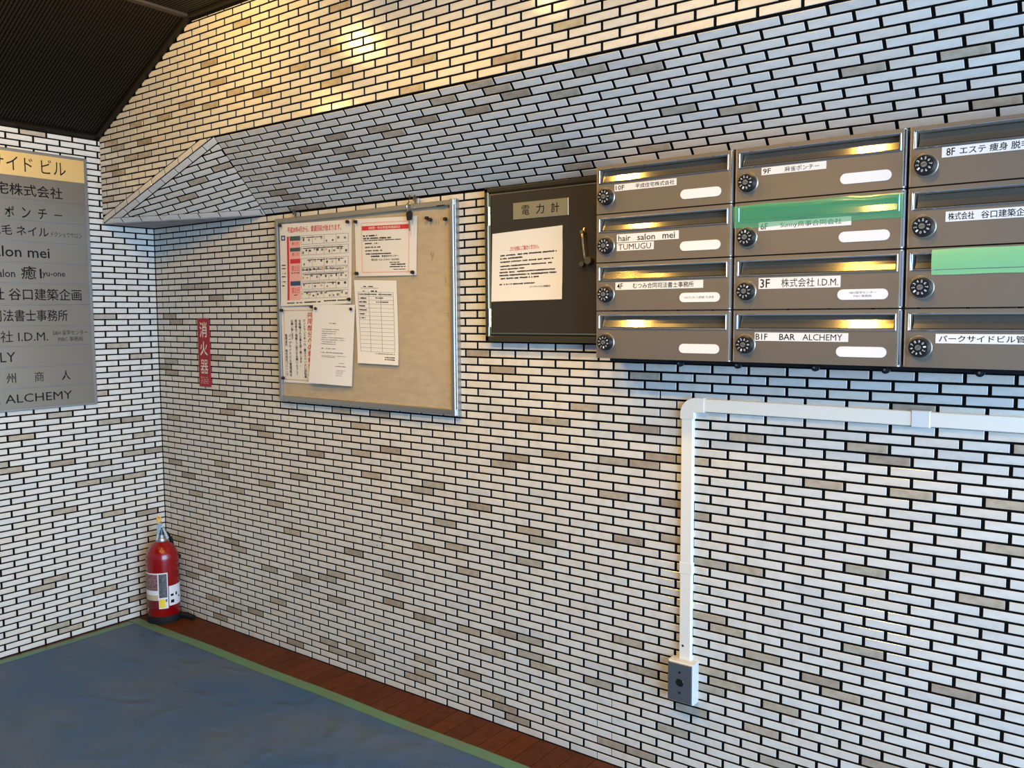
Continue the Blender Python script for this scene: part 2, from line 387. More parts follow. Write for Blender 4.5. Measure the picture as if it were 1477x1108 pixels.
# ------------------------------------------------------------------ ceiling: dark ribbed metal, one sloping and one flat part
RIB = mat('dark_bronze_metal', (.009, .006, .0025), .5, .0, .25)
BACK = mat('ceiling_black', (.006, .005, .004), .8)
TRIM = mat('bronze_trim', (.075, .06, .042), .4, .3)
YE = -155
def ceil_part(name, P0, P1, backing_m):                              # P0,P1 = (x,z) of the run of the ribs
    d_ = V((P1[0]-P0[0], 0, P1[1]-P0[1])); L = d_.length; d_.normalize()
    fr = F((P0[0], 0, P0[1]), d_, (0, 1, 0), V((d_.z, 0, -d_.x)))
    o = struct(name, MB().box(fr, -.5, YE, L+.5, 0, -2, -.28), backing_m)
    mb = MB(); y = -10.2
    while y > YE:
        mb.box(fr, .6, y-.16, L-.3, y+.16, -.3, 0); y -= .49
    part('ceiling_rib', mb, RIB, o, kind='stuff')
    return o, fr, L
SX = 27.9
c1, fr1, L1 = ceil_part('ceiling', (0, 83.35), (SX, 83.35+.506*SX), BACK)
c2_, fr2, L2 = ceil_part('ceiling', (SX, CEIL+.6), (190, CEIL+.6), BACK)
struct('trim_2', MB().box(fr1, -.2, YE, .75, YB, -.5, .35), RIB)
struct('trim_3', MB().box(fr1, 0, YB-.95, L1, YB-.05, -.5, .35), RIB)
struct('trim_4', MB().box(fr2, 0, YB-.95, 160, YB-.05, -.5, .35), RIB)
struct('trim_5', MB().box(fr2, -.75, YE, .35, YB-.2, -.3, .3), TRIM)

# ------------------------------------------------------------------ floor
BROWN = [mat('quarry_tile_%s' % n, c, .5, spec=.15, noise_=((c[0]*.7, c[1]*.7, c[2]*.7), (30, 30, 30), .4, .7), bump=((80, 80, 80), .25, .002)) for n, c in
         zip(('rust', 'dark', 'mid'), ((.100, .024, .003), (.082, .020, .003), (.094, .023, .004)))]
fl = struct('floor', MB().box(FZ, -4, -170, 240, 4, -3, -.08), mat('brown_grout', (.035, .015, .008), .9))
struct('floor', MB().box(FZ, -900, -1100, 1300, 300, -6, -3.05), mat('street_asphalt', (.06, .06, .062), .9))
def floor_tile(a0, b0, a1, b1):
    o = part('floor_tile', MB().box(FZ, a0, b0, a1, b1, -.3, 0, 0, .04), random.choice(BROWN), fl); return o
x = 2.06
while x < 168:
    floor_tile(max(x, .12)+.05, -7.0, x+2.66, -.1); x += 2.71
y = -7.1
while y > -60: floor_tile(.1, y-2.66, 6.9, y); y -= 2.71
floor_tile(.12, -7.0, 2.01, -.1)
SHEET = mat('blue_protection_sheet', (.036, .086, .185), .5, spec=.3, noise_=((.068, .10, .155), (1.7, 2.6, 2.0), .42, .66), bump=((5, 8, 5), .9, .018))
for _x in SHEET.node_tree.nodes:
    if _x.type == 'TEX_NOISE' and abs(_x.inputs['Detail'].default_value-4) < .1: _x.noise_type = 'RIDGED_MULTIFRACTAL'; _x.inputs['Detail'].default_value = 6; _x.inputs['Distortion'].default_value = .6
def sheet_edge(x): return -8.0+.25*math.sin(x*.07)
mb = MB(); NX, NY = 150, 110
for j in range(NY+1):
    for i in range(NX+1):
        fx, fy = (i/NX)**1.2, (j/NY)**1.2; X = 2.35+fx*190; Y = -7.9-fy*145
        h = .12+.05*noise.noise(V((X*.12, Y*.2, 0)))+.09*max(0, noise.noise(V((X*.55+Y*.25, Y*.12-X*.05, 3)))-.15)+.05*noise.noise(V((X*.8, Y*.8, 9)))
        if i in (0,) or j in (0,): h = .04
        mb.v.append(V((X, Y, max(.04, h))))
for j in range(NY):
    for i in range(NX):
        a = j*(NX+1)+i; mb.f.append((a, a+NX+1, a+NX+2, a+1)); mb.m.append(0)
mb.box(FZ, 2.35, -152.9, 192.35, -7.9, .0, .035)
o = solo('protective_sheet', mb, SHEET, 'crumpled blue plastic protection sheet taped over the floor', 'floor covering', (2.35, -7.9, 0))
for p in o.data.polygons: p.use_smooth = True
TAPE = mat('green_masking_tape', (.085, .205, .105), .5, noise_=((.11, .16, .09), (10, 10, 10), .4, .65), bump=((25, 25, 25), .3, .002))
def tape(name, label, pts, w, side):
    mb = MB()
    for k in range(len(pts)-1):
        p, q = V(pts[k]), V(pts[k+1])
        mb.prism([V((p.x, p.y, .03)), V((p.x+side[0]*w, p.y+side[1]*w, .03)), V((q.x+side[0]*w, q.y+side[1]*w, .03)), V((q.x, q.y, .03))],
                 [V((p.x, p.y, p.z)), V((p.x+side[0]*w, p.y+side[1]*w, p.z+.12)), V((q.x+side[0]*w, q.y+side[1]*w, q.z+.12)), V((q.x, q.y, q.z))])
    return solo(name, mb, TAPE, label, 'tape', pts[0])
random.seed(3)
tape('masking_tape', 'green masking tape along the long wall side of the blue sheet', [(.9+i*6, -6.35-.1*math.sin(i*1.3)-(.0 if i < 12 else .01*(i-12)), .07) for i in range(29)], 1.95, (0, -1))
tape('masking_tape', 'green masking tape along the directory wall side of the blue sheet', [(.95+.08*math.sin(i), -8.4-i*5.2, .07) for i in range(20)], 1.75, (1, 0))

# ------------------------------------------------------------------ tenant directory on the left wall
SIGNM = mat('brushed_sign_steel', (.27, .225, .165), .33, .85, bump=((900, 3, 900), .2, .0006))
GOLD = mat('gold_sign_plate', (.85, .56, .20), .38, .7, bump=((900, 3, 900), .15, .0006))
SEDGE = mat('sign_edge_steel', (.30, .28, .25), .35, .9)
dsg = thing('directory_sign', 'brushed steel tenant directory with a gold plate on top on the left wall', 'sign', (0, -31, 38.8))
dzs = [79.15, 75.4, 71.95, 68.6, 65.3, 62.05, 58.8, 55.45, 52.1, 48.9, 45.65, 42.35, 39.05]
part('sign_frame', MB().box(FL, -50, 38.75, -11.75, 79.55, 0, .42, 0, .08), SEDGE, dsg)
plates = []
for i in range(12):
    plates.append(part('name_plate', MB().box(FL, -49.7, dzs[i+1]+.05, -12.3, dzs[i]-.05, .4, .5, 0, .03), GOLD if i == 0 else SIGNM, dsg, label='gold name plate' if i == 0 else None))
def stext(i, s, a1, h, w, zc=None, bold=.01):
    zc = zc if zc is not None else (dzs[i]+dzs[i+1])/2; text(s, FL, a1-w, zc-h/2, a1, zc+h/2, .506, plates[i], INK, bold)
stext(0, 'パークサイド ビル', -15.3, 2.3, 17.8, 77.35, .0)
stext(1, '平成住宅株式会社', -16.0, 1.9, 16.2, 73.35, .015)
for k, ch in enumerate('麻雀ポンチ'): stext(2, ch, -28.5+2.47*k, 1.7, 1.35, 69.85, .015)
stext(2, 'ー', -16.2, .18, 1.25, 69.85, .015)
stext(3, 'エステ 痩身 脱毛 ネイル', -18.5, 1.6, 18.0, 67.0); stext(3, 'ドクショウサロン', -13.2, .8, 4.9, 66.8, 0)
stext(4, 'hair salon mei', -18.5, 1.65, 13.6, 63.7)
stext(5, '癒1', -19.9, 2.1, 3.1, 60.5, .01); stext(5, 'yu-one', -16.2, .95, 3.6, 60.2); stext(5, 'x salon', -23.9, 1.2, 4.3, 60.3)
stext(6, '株式会社 谷口建築企画', -13.7, 1.9, 19.5, 57.1); stext(7, 'むつみ合同司法書士事務所', -16.1, 1.85, 19.8, 53.75)
stext(8, '株式会社 I.D.M.', -19.4, 1.8, 13.0, 50.5, 0); stext(8, 'S&H 留学センター', -13.0, .8, 5.6, 50.95, 0); stext(8, 'PIBC 事務局', -13.8, .75, 4.0, 49.9, 0)
stext(9, 'LY', -24.5, 1.5, 2.2, 47.3, 0)
for k, ch in enumerate('州商人'): stext(10, ch, -24.58+4.22*k, 1.6, 1.4, 44.0)
stext(11, 'BAR ALCHEMY', -16.0, 1.35, 15.0, 40.75, 0)

# ------------------------------------------------------------------ red extinguisher sign
rs = thing('extinguisher_sign', 'narrow vertical red sign with white lettering on the tiles near the corner', 'sign', (14, 0, 41.5))
pl = part('sign_plate', MB().box(FM, 12.35, 41.5, 15.7, 53.1, 0, .12, 0, .02), mat('sign_red', (.34, .008, .012), .45), rs)
CREAM = mat('cream_print', (.78, .70, .60), .6)
text('消', FM, 12.95, 49.9, 15.1, 52.5, .128, pl, CREAM, .02); text('火', FM, 12.95, 46.8, 15.1, 49.2, .128, pl, CREAM, .02); text('器', FM, 12.95, 43.7, 15.1, 46.1, .128, pl, CREAM, .02)
sm = MB()
for k in range(4): scribble(sm, FM, 12.9, 15.1, 43.1-.32*k, .14, .13)
part('small_print', sm, PINK, pl)

# ------------------------------------------------------------------ notice board
nb = thing('notice_board', 'beige notice board in an aluminium frame hung on the tiled wall', 'notice board', (52.8, 0, 40.35))
XL, XR, ZB, ZT = 34.85, 70.85, 40.35, 68.15
FELT = mat('beige_felt', (.47, .375, .24), .85, noise_=((.42, .335, .215), (18, 18, 45), .4, .65), bump=((120, 120, 300), .3, .001))
part('pin_panel', MB().box(FM, XL+.4, ZB+.4, XR-.4, ZT-.4, .1, .6), FELT, nb)
part('frame_rail', MB().box(FM, XL, ZT-.72, XR, ZT, .05, .95, 0, .1), ALU, nb); part('frame_rail', MB().box(FM, XL, ZB, XR, ZB+.8, .05, .95, 0, .1), ALU, nb)
part('frame_stile', MB().box(FM, XL, ZB+.1, XL+.7, ZT-.1, .05, .98, 0, .1), ALU, nb)
part('frame_stile', MB().box(FM, XR-.75, ZB-.05, XR-.1, ZT+.1, .05, 1.0, 0, .1), ALU, nb)
part('end_cap', MB().box(FM, XR-.1, ZB-.08, XR+.12, ZT+.14, .0, .8, 0, .06), ALU, nb)
part('lock_slot', MB().box(FM, 67.9, 67.42, 69.3, 67.6, .94, .965), BLACK, nb)
for hx in (39.35, 63.9):
    h = MB().box(FM, hx-.45, ZT-.3, hx+.45, ZT+.75, .3, .55, 0, .06)
    h.tube([FM(hx, ZT+.1, .5), FM(hx, ZT+.75, .55), FM(hx+.05, ZT+1.05, .8), FM(hx+.1, ZT+.8, 1.05), FM(hx+.05, ZT+.35, 1.0)], .12, 1)
    part('hanging_hook', h, [ALU, TRIM], nb)
ky = thing('key_bunch', 'black headed key hanging on a ring from the right hook of the notice board', 'keys', (63.3, -1.2, 65.6))
part('key_ring', MB().tube([FM(63.35+.5*math.cos(t*math.pi/8), 67.75+.62*math.sin(t*math.pi/8), 1.2+.05*math.cos(t)) for t in range(16)], .055, 0, 6, True), CHROME, ky)
part('key_head', MB().poly(FM, [(62.95, 66.0), (63.75, 66.0), (63.85, 66.9), (63.6, 67.2), (63.1, 67.2), (62.85, 66.9)], 1.12, 1.34), BLACK, ky)
part('key_blade', MB().box(FM, 63.2, 64.6, 63.45, 66.05, 1.18, 1.26), ALU, ky)
part('hanging_cord', MB().tube([FM(63.1, 67.6, 1.2), FM(62.95, 68.5, .9), FM(63.0, 69.4, .75), FM(63.3, 68.9, .9)], .05, 0, 6), BLACK, ky)

def paper(name, label, cat, corners, c, warp=None, m=None, group=None, nu=10, nv=12, base=None):
    """a sheet through four corners (a,b) bottom-left, bottom-right, top-right, top-left, with a gentle bend"""
    mb = MB(); (p0, p1, p2, p3) = [V(q) for q in corners]
    def P(s, t): q = (p0*(1-s)+p1*s)*(1-t)+(p3*(1-s)+p2*s)*t; return q
    for side in (0, 1):
        for j in range(nv+1):
            for i in range(nu+1):
                s, t = i/nu, j/nv; q = P(s, t); mb.v.append(FM(q[0], q[1], c+(warp(s, t) if warp else 0)-(.02 if side else 0)))
    N = (nu+1)*(nv+1)
    for j in range(nv):
        for i in range(nu):
            a = j*(nu+1)+i; mb.f += [(a, a+1, a+nu+2, a+nu+1), (N+a+nu+1, N+a+nu+2, N+a+1, N+a)]; mb.m += [0, 0]
    ring = [i for i in range(nu+1)]+[j*(nu+1)+nu for j in range(1, nv+1)]+[nv*(nu+1)+i for i in range(nu-1, -1, -1)]+[j*(nu+1) for j in range(nv-1, 0, -1)]
    for k in range(len(ring)): a, b = ring[k], ring[(k+1) % len(ring)]; mb.f.append((a, N+a, N+b, b)); mb.m.append(0)
    ctr = P(.5, .5); o = thing(name, label, cat, FM(ctr[0], ctr[1], c), group)
    sh = part('sheet', mb, m or PAPER, o, smooth=True)
    ex, ey = (p1-p0), (p3-p0)
    def fr(s, t, c2=0): q = P(s, t); return FM(q[0], q[1], c+(warp(s, t) if warp else 0)+c2)      # 0..1 over the sheet
    return o, sh, fr
def bars(fr, items, parent, mats, name='printing', kind=None):
    mb = MB()
    for a0, b0, a1, b1, m, c in items:
        n_ = max(1, int(max(a1-a0, b1-b0)/.1))
        for k in range(n_):
            if a1-a0 > b1-b0: mb.box(fr, a0+(a1-a0)*k/n_, b0, a0+(a1-a0)*(k+1)/n_, b1, c-.008, c, m)
            else: mb.box(fr, a0, b0+(b1-b0)*k/n_, a1, b0+(b1-b0)*(k+1)/n_, c-.008, c, m)
    return part(name, mb, mats, parent, kind=kind)
def outline(a0, b0, a1, b1, w, h, m, c): return [(a0, b0, a1, b0+h, m, c), (a0, b1-h, a1, b1, m, c), (a0, b0, a0+w, b1, m, c), (a1-w, b0, a1, b1, m, c)]
def lines(fr, rows, parent, m, name='small_print'):
    mb = MB()
    for a0, a1, b, h, asp in rows:
        a = a0
        while a < a1:
            w = h*asp*random.uniform(.5, .95)
            if random.random() < .88: mb.box(fr, a, b-h/2*random.uniform(.55, 1), min(a+w, a1), b+h/2*random.uniform(.55, 1), .012, .02)
            a += w+h*asp*.15
    return part(name, mb, m, parent, kind='stuff')
PLAST = mat('poster_stock', (.79, .74, .64), .25)
# recycling calendar
o, sh, fr = paper('recycling_poster', 'large recycling collection calendar with a red headline at top left of the board', 'poster',
                  [(35.65, 54.9), (51.3, 55.15), (51.7, 66.95), (35.8, 67.35)], .72, lambda s, t: .10*math.sin(s*3)*(1-t)+.12*(1-t)**8, PLAST)
text('平成30年4月から、資源回収が始まります。', fr, .115, .885, .865, .96, .024, sh, REDINK, .02)
it = [(.105, .07, .135, .845, 0, .02), (.135, .07, .20, .845, 1, .016)]
for b0, b1, m in ((.79, .845, 2), (.66, .705, 2), (.515, .57, 0), (.245, .30, 3)): it.append((.15, b0, .30, b1, m, .024))
it.append((.15, .07, .30, .79, 1, .018)); it += outline(.02, .80, .08, .86, .015, .015, 3, .02)
rows_ = [(.845, .73), (.715, .60), (.57, .455), (.455, .385), (.385, .29), (.285, .185), (.175, .075)]
for t1, t0 in rows_:
    it += outline(.31, t0+.008, .96, t1, .003, .003, 4, .02)
    n = random.choice((4, 5, 6))
    for k in range(1, n): it.append((.31+.65*k/n, t0+.008, .313+.65*k/n, t1, 4, .02))
    for k in range(n*2):
        a = .31+.65*(k+.5)/(2*n)+random.uniform(-.008, .008); b = t0+.03+random.random()*(t1-t0)*.4; w = random.uniform(.008, .02)
        it.append((a-w, b-.008, a+w*.6, b+random.uniform(.01, .026), random.choice((4, 5, 4, 6, 5)), .022))
bars(fr, it, sh, [REDINK, PINK, GREENINK, BLUEINK, GREYINK, TRIM, ORANGE], 'timetable', 'stuff')
text('第1日', fr, .175, .735, .275, .775, .027, sh, REDINK); text('第1日', fr, .175, .605, .275, .645, .027, sh, REDINK)
text('第2日', fr, .165, .42, .285, .49, .027, sh, REDINK); text('第2日', fr, .165, .15, .285, .225, .027, sh, REDINK)
lines(fr, [(.165, .285, .817, .022, .8), (.165, .285, .683, .02, .8), (.165, .285, .55, .02, .8), (.165, .285, .275, .02, .8)], sh, PAPER)
lines(fr, [(.32, .62, .845-.025, .012, .8), (.32, .9, .69, .012, .8), (.4, .9, .548, .012, .8), (.33, .9, .43, .012, .8), (.34, .9, .372, .012, .8), (.33, .8, .265, .012, .8), (.35, .9, .16, .012, .8),
           (.1, .33, .035, .016, .8), (.36, .60, .038, .02, .8), (.64, .94, .045, .018, .8), (.02, .08, .5, .016, .8), (.02, .08, .46, .016, .8), (.02, .08, .40, .016, .8), (.02, .08, .36, .016, .8), (.02, .08, .30, .016, .8), (.02, .08, .25, .016, .8), (.165, .285, .13, .015, .7), (.165, .285, .40, .015, .7)], sh, INK)
# emergency contact sheet
o, sh, fr = paper('contact_notice', 'white notice with a red border and red title band on the board', 'poster', [(52.35, 58.95), (63.95, 58.75), (64.25, 66.55), (52.3, 66.95)], .72, lambda s, t: .06*math.sin(s*3), PLAST)
bars(fr, outline(.11, .06, .89, .93, .012, .014, 0, .02)+[(.122, .795, .878, .87, 1, .024)], sh, [PINK, REDINK])
text('【夜間・休日緊急時連絡先】', fr, .24, .81, .74, .855, .028, sh, CREAM, .01)
text('電話 03-5341-8288', fr, .27, .265, .73, .30, .024, sh, INK, .02); text('緊急受付センター', fr, .45, .325, .72, .36, .024, sh, INK, .02)
lines(fr, [(.27, .41, .342, .03, .6), (.14, .37, .70, .03, .6), (.14, .6, .655, .03, .6), (.14, .76, .62, .018, .6), (.17, .4, .565, .024, .6), (.17, .43, .50, .024, .6), (.17, .46, .44, .024, .6), (.17, .6, .385, .024, .6), (.58, .74, .23, .016, .6), (.58, .83, .195, .024, .6), (.58, .83, .155, .02, .6), (.64, .83, .11, .014, .6)], sh, INK)
# inspection table
o, sh, fr = paper('inspection_sheet', 'long white sheet with a ruled table hanging below the red bordered notice', 'paper', [(52.5, 46.7), (60.5, 46.6), (60.25, 58.15), (51.9, 58.45)], .72, lambda s, t: .22*(1-t)**6)
it = [(.08, .145+.0475*k, .92, .1475+.0475*k, 0, .02) for k in range(16)]+[(a, .145, a+.006, .8575, 0, .02) for a in (.08, .34, .62, .915)]
bars(fr, it, sh, [GREYINK], 'ruled_table', 'stuff')
lines(fr, [(.22, .45, .925, .014, 1.2), (.2, .26, .87, .012, 1.2), (.4, .54, .87, .022, 1.2), (.1, .88, .833, .014, 2.4), (.1, .28, .785, .018, 1.2), (.1, .28, .74, .018, 1.2), (.1, .26, .692, .018, 1.2), (.1, .30, .645, .018, 1.2), (.1, .24, .597, .018, 1.2), (.1, .24, .55, .018, 1.2), (.5, .68, .79, .014, 1.2), (.5, .8, .742, .014, 1.2), (.45, .92, .125, .008, 1.2), (.68, .92, .085, .014, 1.2), (.68, .92, .06, .014, 1.2)], sh, INK)
bars(fr, [(.15, .905, .58, .909, 0, .02)], sh, [GREYINK], 'ruled_line')
# bicycle notice
o, sh, fr = paper('parking_notice', 'cream notice with an orange border and vertical red headline at lower left of the board', 'poster', [(35.65, 43.25), (43.6, 43.25), (43.6, 54.85), (35.6, 54.85)], .70, None, PLAST)
bars(fr, outline(.07, .035, 1.0, .955, .012, .01, 0, .02), sh, [ORANGE])
for k, ch in enumerate('共用部分への駐輪禁止'): text(ch, fr, .75, .93-.083*(k+1)+.006, .905, .93-.083*k-.006, .024, sh, REDINK, .03)
for s, a, b0, b1 in (('エントランスホール・置きスペースに自転車', .665, .07, .83), ('を駐輪される事を固く禁じます。', .54, .22, .83), ('居住者のご理解とご協力をお願いよろしく', .425, .10, .83), ('お願い致します。', .31, .53, .83), ('パークサイドビル管理組合', .235, .08, .64), ('管理会社 株式会社コミーニア', .125, .08, .64)):
    text(s, fr, a-.036, b0, a+.036, b1, .024, sh, INK, .03, True)
# loose white letter
def wl_(s, t): return .10+.5*(1-s)*(1-t)**2*.6+.12*math.sin(s*3.1)*(1-t)+.05*abs(s-.25-t*.1)
o, sh, fr = paper('white_letter', 'crumpled white letter with small print pinned beside the red vertical headline', 'paper', [(42.1, 43.45), (51.2, 43.3), (52.2, 54.95), (43.25, 55.15)], .80, wl_)
FRL = fr
lines(FRL, [(.43, .58, .765, .014, 1.3)]+[(.25, x_, .69-.026*k, .009, 1.3) for k, x_ in enumerate((.66, .6, .58, .36, .82, .8, .6, .6))]+[(.26, .34, .45, .014, 1.3), (.37, .6, .45, .012, 1.3), (.26, .34, .40, .014, 1.3), (.37, .78, .40, .012, 1.3), (.26, .84, .36, .007, 1.3), (.28, .6, .345, .007, 1.3), (.7, .82, .275, .007, 1.3), (.62, .85, .235, .011, 1.3), (.64, .85, .185, .006, 1.3), (.64, .8, .165, .006, 1.3), (.64, .8, .145, .006, 1.3), (.64, .78, .12, .006, 1.3)], sh, GREYINK)
# push pins
pm = MB().cyl(FM, 0, 0, .26, .26, 0, .06, 0, 12).cyl(FM, 0, 0, .13, .12, .06, .24, 0, 10).cyl(FM, 0, 0, .24, .22, .24, .36, 0, 12)
pme = pm.mesh('push_pin', mat('dark_pin', (.02, .012, .014), .35))
pinsel = [(36.2, 67.1, 'top left corner of the recycling calendar'), (51.1, 66.65, 'top right corner of the recycling calendar'), (51.05, 55.75, 'lower right corner of the recycling calendar'),
          (52.75, 66.55, 'top left corner of the red bordered notice'), (52.75, 59.35, 'lower left corner of the red bordered notice'), (63.5, 59.15, 'lower right corner of the red bordered notice'),
          (36.0, 54.3, 'top left corner of the orange bordered notice'), (35.95, 43.9, 'lower left corner of the orange bordered notice'), (44.0, 54.5, 'top left corner of the white letter'), (51.55, 54.35, 'top right corner of the white letter'),
          (66.15, 66.1, 'bare board right of the key, left of a touching pair'), (66.75, 65.85, 'bare board right of the key, right of a touching pair'), (69.35, 65.75, 'bare top right corner of the board'), (43.05, 54.75, 'top right corner of the orange bordered notice')]
for a, b, w in pinsel:
    o = bpy.data.objects.new('push_pin', pme); COL.objects.link(o); o.location = FM(a, b, .76 if a > 64 else .85)*U
    tag(o, 'dark push pin in the '+w, 'push pin', 'push pins on the notice board')
bpy.data.objects  # pins on bare felt sit at the felt surface
# scratches on the felt
sc_ = MB()
for a, b, w, h in ((66.5, 61.2, .12, .5), (66.9, 61.0, .1, .6), (66.7, 60.6, .08, .7), (69.0, 57.6, .1, .5), (68.9, 58.1, .1, .4), (69.2, 53.6, .35, .1), (69.4, 53.2, .12, .25), (65.6, 65.2, .08, .5), (67.5, 65.1, .08, .6), (67.9, 65.2, .07, .5)):
    sc_.box(FM, a, b, a+w, b+h, .615, .625)
part('scratch', sc_, mat('scratch_dark', (.28, .22, .15), .9), nb, kind='stuff')

# ------------------------------------------------------------------ electricity meter cabinet
mc = thing('meter_cabinet', 'dark bronze electricity meter cabinet with a brass edged door beside the mailboxes', 'cabinet', (85, 0, 50.1))
OL = mat('bronze_enamel', (.052, .044, .030), .34, .35); OLF = mat('bronze_frame', (.16, .125, .07), .24, .85)
part('cabinet_box', MB().box(FM, 75.9, 50.1, 94.3, 69.0, 0, .8), OL, mc)
for nm, q in (('frame_rail', (75.9, 68.35, 94.3, 69.0)), ('frame_rail', (75.9, 50.1, 94.3, 50.85)), ('frame_stile', (75.9, 50.1, 76.6, 69.0))):
    part(nm, MB().box(FM, *q, .6, 1.15, 0, .14), OLF, mc)
dr = part('door', MB().box(FM, 76.95, 51.2, 94.28, 68.1, .6, 1.05, 0, .06), OL, mc)
part('door_edge', MB().box(FM, 76.75, 68.05, 94.28, 68.2, .9, 1.1).box(FM, 76.75, 51.05, 94.28, 51.2, .9, 1.1).box(FM, 76.75, 51.2, 76.92, 68.05, .9, 1.1), BRASS, dr)
for z_ in (51.9, 64.4): part('hinge', MB().tube([FM(76.68, z_, 1.2), FM(76.68, z_+2.3, 1.2)], .11), CHROME, mc, True)
np_ = part('label_plate', MB().box(FM, 80.4, 64.85, 88.35, 66.85, 1.05, 1.13, 0, .03), mat('brass_label', (.72, .62, .38), .33, .9, bump=((3, 3, 900), .1, .0005)), dr)
for k, ch in enumerate('電力計'): text(ch, FM, 81.7+2.12*k, 65.3, 82.85+2.12*k, 66.45, 1.136, np_, INK, .012)
hd = part('door_handle', MB().tube([FM(90.55, 63.2, 1.15), FM(90.5, 62.6, 1.5), FM(90.62, 61.5, 1.55), FM(90.8, 60.0, 1.5), FM(91.0, 59.4, 1.3)], [.16, .17, .12, .13, .2]).cyl(FM, 90.5, 62.75, .26, .2, 1.05, 1.75, 0, 14), BRASS, dr, True)
part('handle_knob', MB().cyl(FM, 91.3, 59.5, .5, .42, 1.05, 1.7, 0, 20).cyl(FM, 90.3, 59.15, .35, .3, 1.05, 1.45, 0, 16), mat('worn_brass', (.35, .26, .13), .3, 1), hd, True)
o, sh, fr = paper('rubbish_notice', 'white notice with a red heading taped to the door of the meter cabinet', 'paper', [(76.95, 55.05), (87.45, 55.2), (87.55, 63.75), (77.2, 63.35)], 1.12, lambda s, t: .05*math.sin(s*5)+.3*max(0, s-.93)*3*(1 if t > .8 or t < .2 else .4))
text('ゴミ分別にご協力ください。', fr, .27, .72, .68, .785, .04, sh, REDINK, .012)
FRR = fr
lines(FRR, [(.13, .92, .665, .024, .75), (.13, .45, .62, .024, .75), (.13, .88, .57, .022, .75), (.13, .86, .51, .022, .75), (.13, .48, .465, .022, .75), (.12, .9, .42, .024, .75), (.12, .92, .375, .024, .75), (.12, .68, .33, .024, .75), (.12, .64, .245, .022, .75)], sh, INK)
text('パークサイドビル管理組合', fr, .56, .178, .84, .205, .03, sh, INK, .012)

